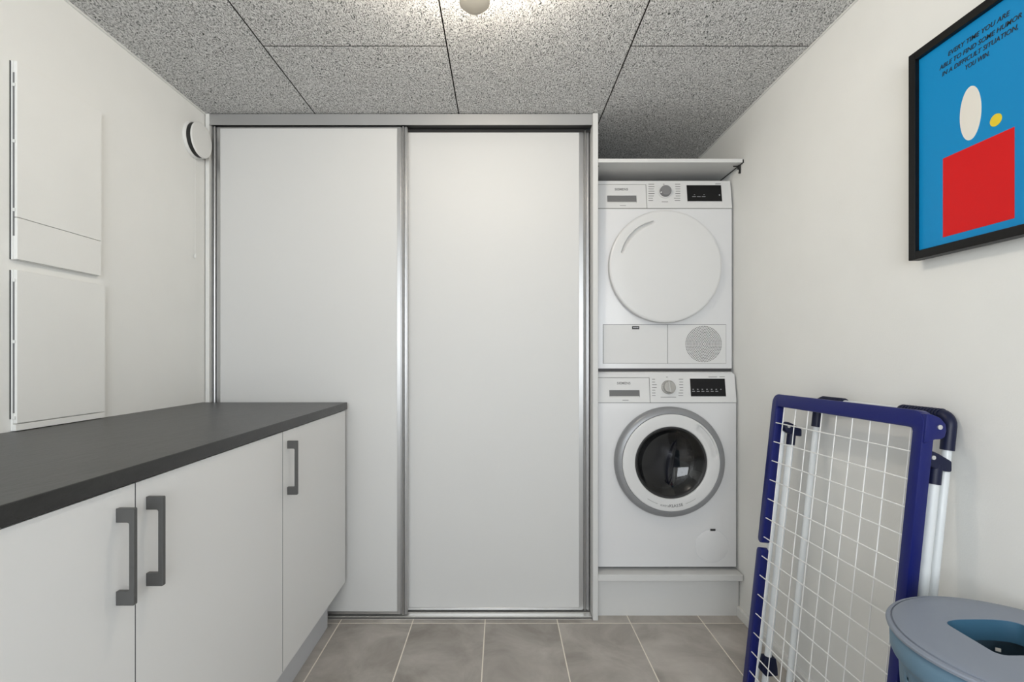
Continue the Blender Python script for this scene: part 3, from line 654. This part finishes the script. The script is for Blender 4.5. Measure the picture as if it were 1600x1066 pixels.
# ================================================================ DRYING RACK (folded, leaning on the right wall)
RO = Vector((0.910, 1.114, 0.889)); E1 = Vector((-0.0315, 0.9995, -0.0091)); E2 = Vector((-0.1126, -0.0126, -0.9936)); E3 = Vector((-0.9931, -0.0303, 0.1130))
E1.normalize(); E2.normalize(); E3.normalize()
CA, CB = 0.0592, 0.0620
def K(u, v, w_=0.0): return RO + E1 * u + E2 * v + E3 * w_
rk = empty('drying_rack', (0.82, 1.36, 0), 'folded clothes drying rack with navy frame and white wire grid leaning on the wall', 'drying rack')
def u_frame(v_bar0, v_bar1, v_end, sgn):
    ua, ub, uc, ud = -0.62 * CA, -0.16 * CA, 8.52 * CA, 9.02 * CA
    r, ri = 0.030, 0.008
    def vv(x): return x
    pts = []
    # outer corner arcs (sgn=+1: bar on top)
    e = r * sgn
    pts += [(ua, v_end)]
    for k in range(7):
        t = R(90 * k / 6); pts.append((ua + r - r * math.cos(t), v_bar0 + e - e * math.sin(t)))
    for k in range(7):
        t = R(90 * k / 6); pts.append((ud - r + r * math.sin(t), v_bar0 + e - e * math.cos(t)))
    for k in range(5):
        t = PI * k / 4; pts.append(((uc + ud) / 2 + (ud - uc) / 2 * math.cos(t), v_end - sgn * 0.012 + sgn * 0.012 * math.sin(t)))
    pts += [(uc, v_bar1 + sgn * ri), (uc - ri * 0.3, v_bar1 + sgn * ri * 0.3), (uc - ri, v_bar1)]
    pts += [(ub + ri, v_bar1), (ub + ri * 0.3, v_bar1 + sgn * ri * 0.3), (ub, v_bar1 + sgn * ri)]
    pts += [(ub, v_end)]
    bm = bmesh.new(); prism(bm, [K(u, v, 0.004) for u, v in pts], -E3 * 0.027, bev=0.003, seg=2)
    return bm
part('grid_frame', u_frame(-1.50 * CB, -0.86 * CB, 6.38 * CB, 1), 'blue', rk, smooth=40, label='navy upper half of the grid frame')
part('grid_frame', u_frame(14.28 * CB, 13.75 * CB, 6.62 * CB, -1), 'blue', rk, smooth=40, label='navy lower half of the grid frame')
hm = finish(tube(bmesh.new(), [Vector((0, 0, 0)), E1 * (8.82 * CA)], 0.0017, 8), 'wire', 'wire', 40)
for j in range(14):
    o = bpy.data.objects.new('wire', hm); COL.objects.link(o); o.parent = rk; o.location = K(-0.2 * CA, j * CB, 0.0005) - rk.location
vm = finish(tube(bmesh.new(), [Vector((0, 0, 0)), E2 * (14.75 * CB)], 0.0014, 8), 'wire', 'wire', 40)
for i in range(9):
    o = bpy.data.objects.new('wire', vm); COL.objects.link(o); o.parent = rk; o.location = K(i * CA, -0.9 * CB, -0.0022) - rk.location
# near hinge ear with screw
def disc(bm, u, v, w_, r, u0, u1, n=28): return tube(bm, [K(u0, v, w_), K(u1, v, w_)], r, n)
bm = bmesh.new(); ve = -1.02 * CB
pts = [K(-0.62 * CA - 0.004, ve + a, b) for a, b in [(-0.024, 0.002), (-0.0235, -0.012), (-0.018, -0.030), (-0.006, -0.043), (0.008, -0.046), (0.022, -0.044), (0.028, -0.036), (0.030, -0.022), (0.040, -0.006), (0.040, 0.002)]]
prism(bm, pts, E1 * 0.020, bev=0.003); part('hinge_ear', bm, 'blue', rk, smooth=40)
bm = disc(bmesh.new(), 0, ve + 0.002, -0.028, 0.0052, -0.62 * CA - 0.0068, -0.62 * CA - 0.003); part('screw', bm, 'screw', rk, smooth=40)
# back frame with grips
A_u0, A_u1, A_v, A_w = -0.012, 0.425, -0.088, -0.078
VF = 0.8855                                              # v at the floor
rad = 0.022
def corner_path(sgn_u, u, du):                           # leg -> rounded corner -> along the bar
    c = K(u + sgn_u * rad, A_v + rad, A_w)
    return [c - E1 * (sgn_u * rad * math.cos(t)) - E2 * (rad * math.sin(t)) for t in [R(15 * k) for k in range(7)]]
pth = [K(A_u0, VF, A_w)] + corner_path(1, A_u0, 0) + list(reversed(corner_path(-1, A_u1, 0))) + [K(A_u1, VF, A_w)]
part('back_tube', tube(bmesh.new(), pth, 0.0092, 16), 'tube', rk, smooth=40, label='white bent tube of the back leg frame')
def grip(sgn, u, v_end, u_end, lab):
    pth = [K(u, v_end, A_w)] + corner_path(sgn, u, 0) + [K(u_end, A_v, A_w)]
    bm = tube(bmesh.new(), pth, 0.0132, 18)
    n = 13
    for k in range(n):
        uu = u + sgn * rad + (u_end - sgn * 0.006 - u - sgn * rad) * k / (n - 1)
        tube(bm, [K(uu - 0.0016, A_v, A_w), K(uu + 0.0016, A_v, A_w)], 0.0146, 18)
    part('grip', bm, 'blue_dark', rk, smooth=40, label=lab)
grip(1, A_u0, -0.012, 0.118, 'ribbed dark navy grip on the near corner')
grip(-1, A_u1, -0.006, 0.312, 'ribbed dark navy grip on the far corner')
# front leg frame with T connectors
for u in (-0.022, 0.492):
    w0 = -0.046
    part('leg', tube(bmesh.new(), [K(u, 0.045, w0), K(u, VF, w0)], 0.0105, 16), 'tube', rk, smooth=40)
    bm = bmesh.new(); prism(bm, [K(u - 0.012, v, w_) for v, w_ in ((-0.003, -0.020), (-0.008, -0.026), (-0.004, -0.040), (0.010, -0.072), (0.034, -0.074), (0.034, -0.058), (0.030, -0.034), (0.024, -0.022), (0.010, -0.016))], E1 * 0.024, bev=0.004)
    tube(bm, [K(u, 0.02, w0), K(u, 0.064, w0)], 0.0128, 18)
    t = part('tee_connector', bm, 'blue_dark', rk, smooth=40)
    part('screw', disc(bmesh.new(), 0, 0.006, -0.027, 0.0046, u - 0.0148, u - 0.0105), 'screw', t, smooth=40)
    bm = bmesh.new(); prism(bm, [K(u - 0.014, v, w_) for v, w_ in ((0.745, -0.030), (0.792, -0.024), (0.806, -0.040), (0.800, -0.078), (0.775, -0.074), (0.745, -0.066))], E1 * 0.028, bev=0.004)
    part('leg_clip', bm, 'blue_dark', rk, smooth=40)
for u in (-0.012, 0.512):
    part('leg', tube(bmesh.new(), [K(u, 0.012, -0.030), K(u, VF, -0.026)], 0.0082, 14), 'tube', rk, smooth=40)

# ================================================================ LAUNDRY BASKET
BC = Vector((0.834, 0.796, 0)); BZ = 0.6375; RB = 0.1730
bk = empty('laundry_basket', BC, 'round blue-grey plastic laundry basket with a lid in the near right corner', 'laundry basket')
lid = lathe(bmesh.new(), [(0, BZ - 0.010), (RB, BZ - 0.010), (RB + 0.001, BZ - 0.006), (RB - 0.001, BZ - 0.0035), (RB - 0.006, BZ - 0.0025), (RB - 0.0065, BZ - 0.0045), (RB - 0.0085, BZ - 0.0045), (RB - 0.009, BZ - 0.0015), (RB - 0.012, BZ - 0.0005), (RB - 0.03, BZ), (0, BZ)], BC, Z_, 120)
# D-shaped hand opening
ox, y0, y1, hw = BC.x + 0.001, 0.7695, 0.8765, 0.0650
dp_ = []
rc = 0.014
for k in range(6):
    t = R(180 + 90 * k / 5); dp_.append((ox - hw + rc + rc * math.cos(t), y0 + rc + rc * math.sin(t)))
for k in range(6):
    t = R(270 + 90 * k / 5); dp_.append((ox + hw - rc + rc * math.cos(t), y0 + rc + rc * math.sin(t)))
yb = 0.852
for k in range(25):
    t = PI * k / 24; cx = math.cos(t); sx = math.sin(t)
    dp_.append((ox + hw * (abs(cx) ** 0.62) * (1 if cx > 0 else -1), yb + (y1 - yb) * (sx ** 0.8 if sx > 0 else 0)))
cut = prism(bmesh.new(), [Vector((x, y, BZ - 0.1)) for x, y in dp_], Vector((0, 0, 0.15)))
lidp = part('lid', boolean_cut(lid, cut), 'basket_lid', bk, smooth=30, label='grey-blue lid with a rounded hand opening')
cx_, cy_ = sum(p[0] for p in dp_) / len(dp_), sum(p[1] for p in dp_) / len(dp_)
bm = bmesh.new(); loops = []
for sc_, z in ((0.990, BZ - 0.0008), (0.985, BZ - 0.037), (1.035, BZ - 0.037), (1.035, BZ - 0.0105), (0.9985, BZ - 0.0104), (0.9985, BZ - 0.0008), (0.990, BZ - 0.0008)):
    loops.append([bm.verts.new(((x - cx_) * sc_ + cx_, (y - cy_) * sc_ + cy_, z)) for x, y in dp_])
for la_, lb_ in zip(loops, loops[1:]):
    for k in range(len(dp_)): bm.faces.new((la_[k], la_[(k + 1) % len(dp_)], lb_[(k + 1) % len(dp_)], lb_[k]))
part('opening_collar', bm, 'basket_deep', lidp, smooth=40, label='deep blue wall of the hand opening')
bm = bmesh.new(); NT = 120
zs = []
prof = [(0.1690, BZ - 0.011), (0.1680, BZ - 0.048), (0.1655, BZ - 0.054), (0.1570, BZ - 0.064), (0.1560, BZ - 0.068)]
rowz = []; z = BZ - 0.078; kk = 0
while z > 0.08:
    rowz.append(z); z -= 0.024
cur = list(prof); holes = {}
for k, z in enumerate(rowz):
    r = 0.1560 - 0.030 * (BZ - 0.068 - z) / (BZ - 0.068)
    cur.append((r, z)); holes[len(cur) - 1] = k % 2; cur.append((r - 0.0004, z - 0.007))
cur += [(0.1250, 0.02), (0.122, 0.001), (0.10, 0.001), (0.0, 0.001)]
rings = []
for r, z in cur:
    rings.append([bm.verts.new(BC + Vector((r * math.cos(2 * PI * k / NT), r * math.sin(2 * PI * k / NT), z))) for k in range(NT)] if r > 0 else [bm.verts.new(BC + Vector((0, 0, z)))])
for j in range(len(rings) - 1):
    for k in range(NT):
        k2 = (k + 1) % NT
        if j in holes and (k + 3 * holes[j]) % 6 == 0: continue
        if len(rings[j + 1]) == 1: bm.faces.new((rings[j][k], rings[j][k2], rings[j + 1][0]))
        else: bm.faces.new((rings[j][k], rings[j][k2], rings[j + 1][k2], rings[j + 1][k]))
bo = part('basket_body', bm, 'basket', bk, smooth=35, label='blue-grey perforated basket body')
sd = bo.modifiers.new('wall_thickness', 'SOLIDIFY'); sd.thickness = 0.0022; sd.offset = -1
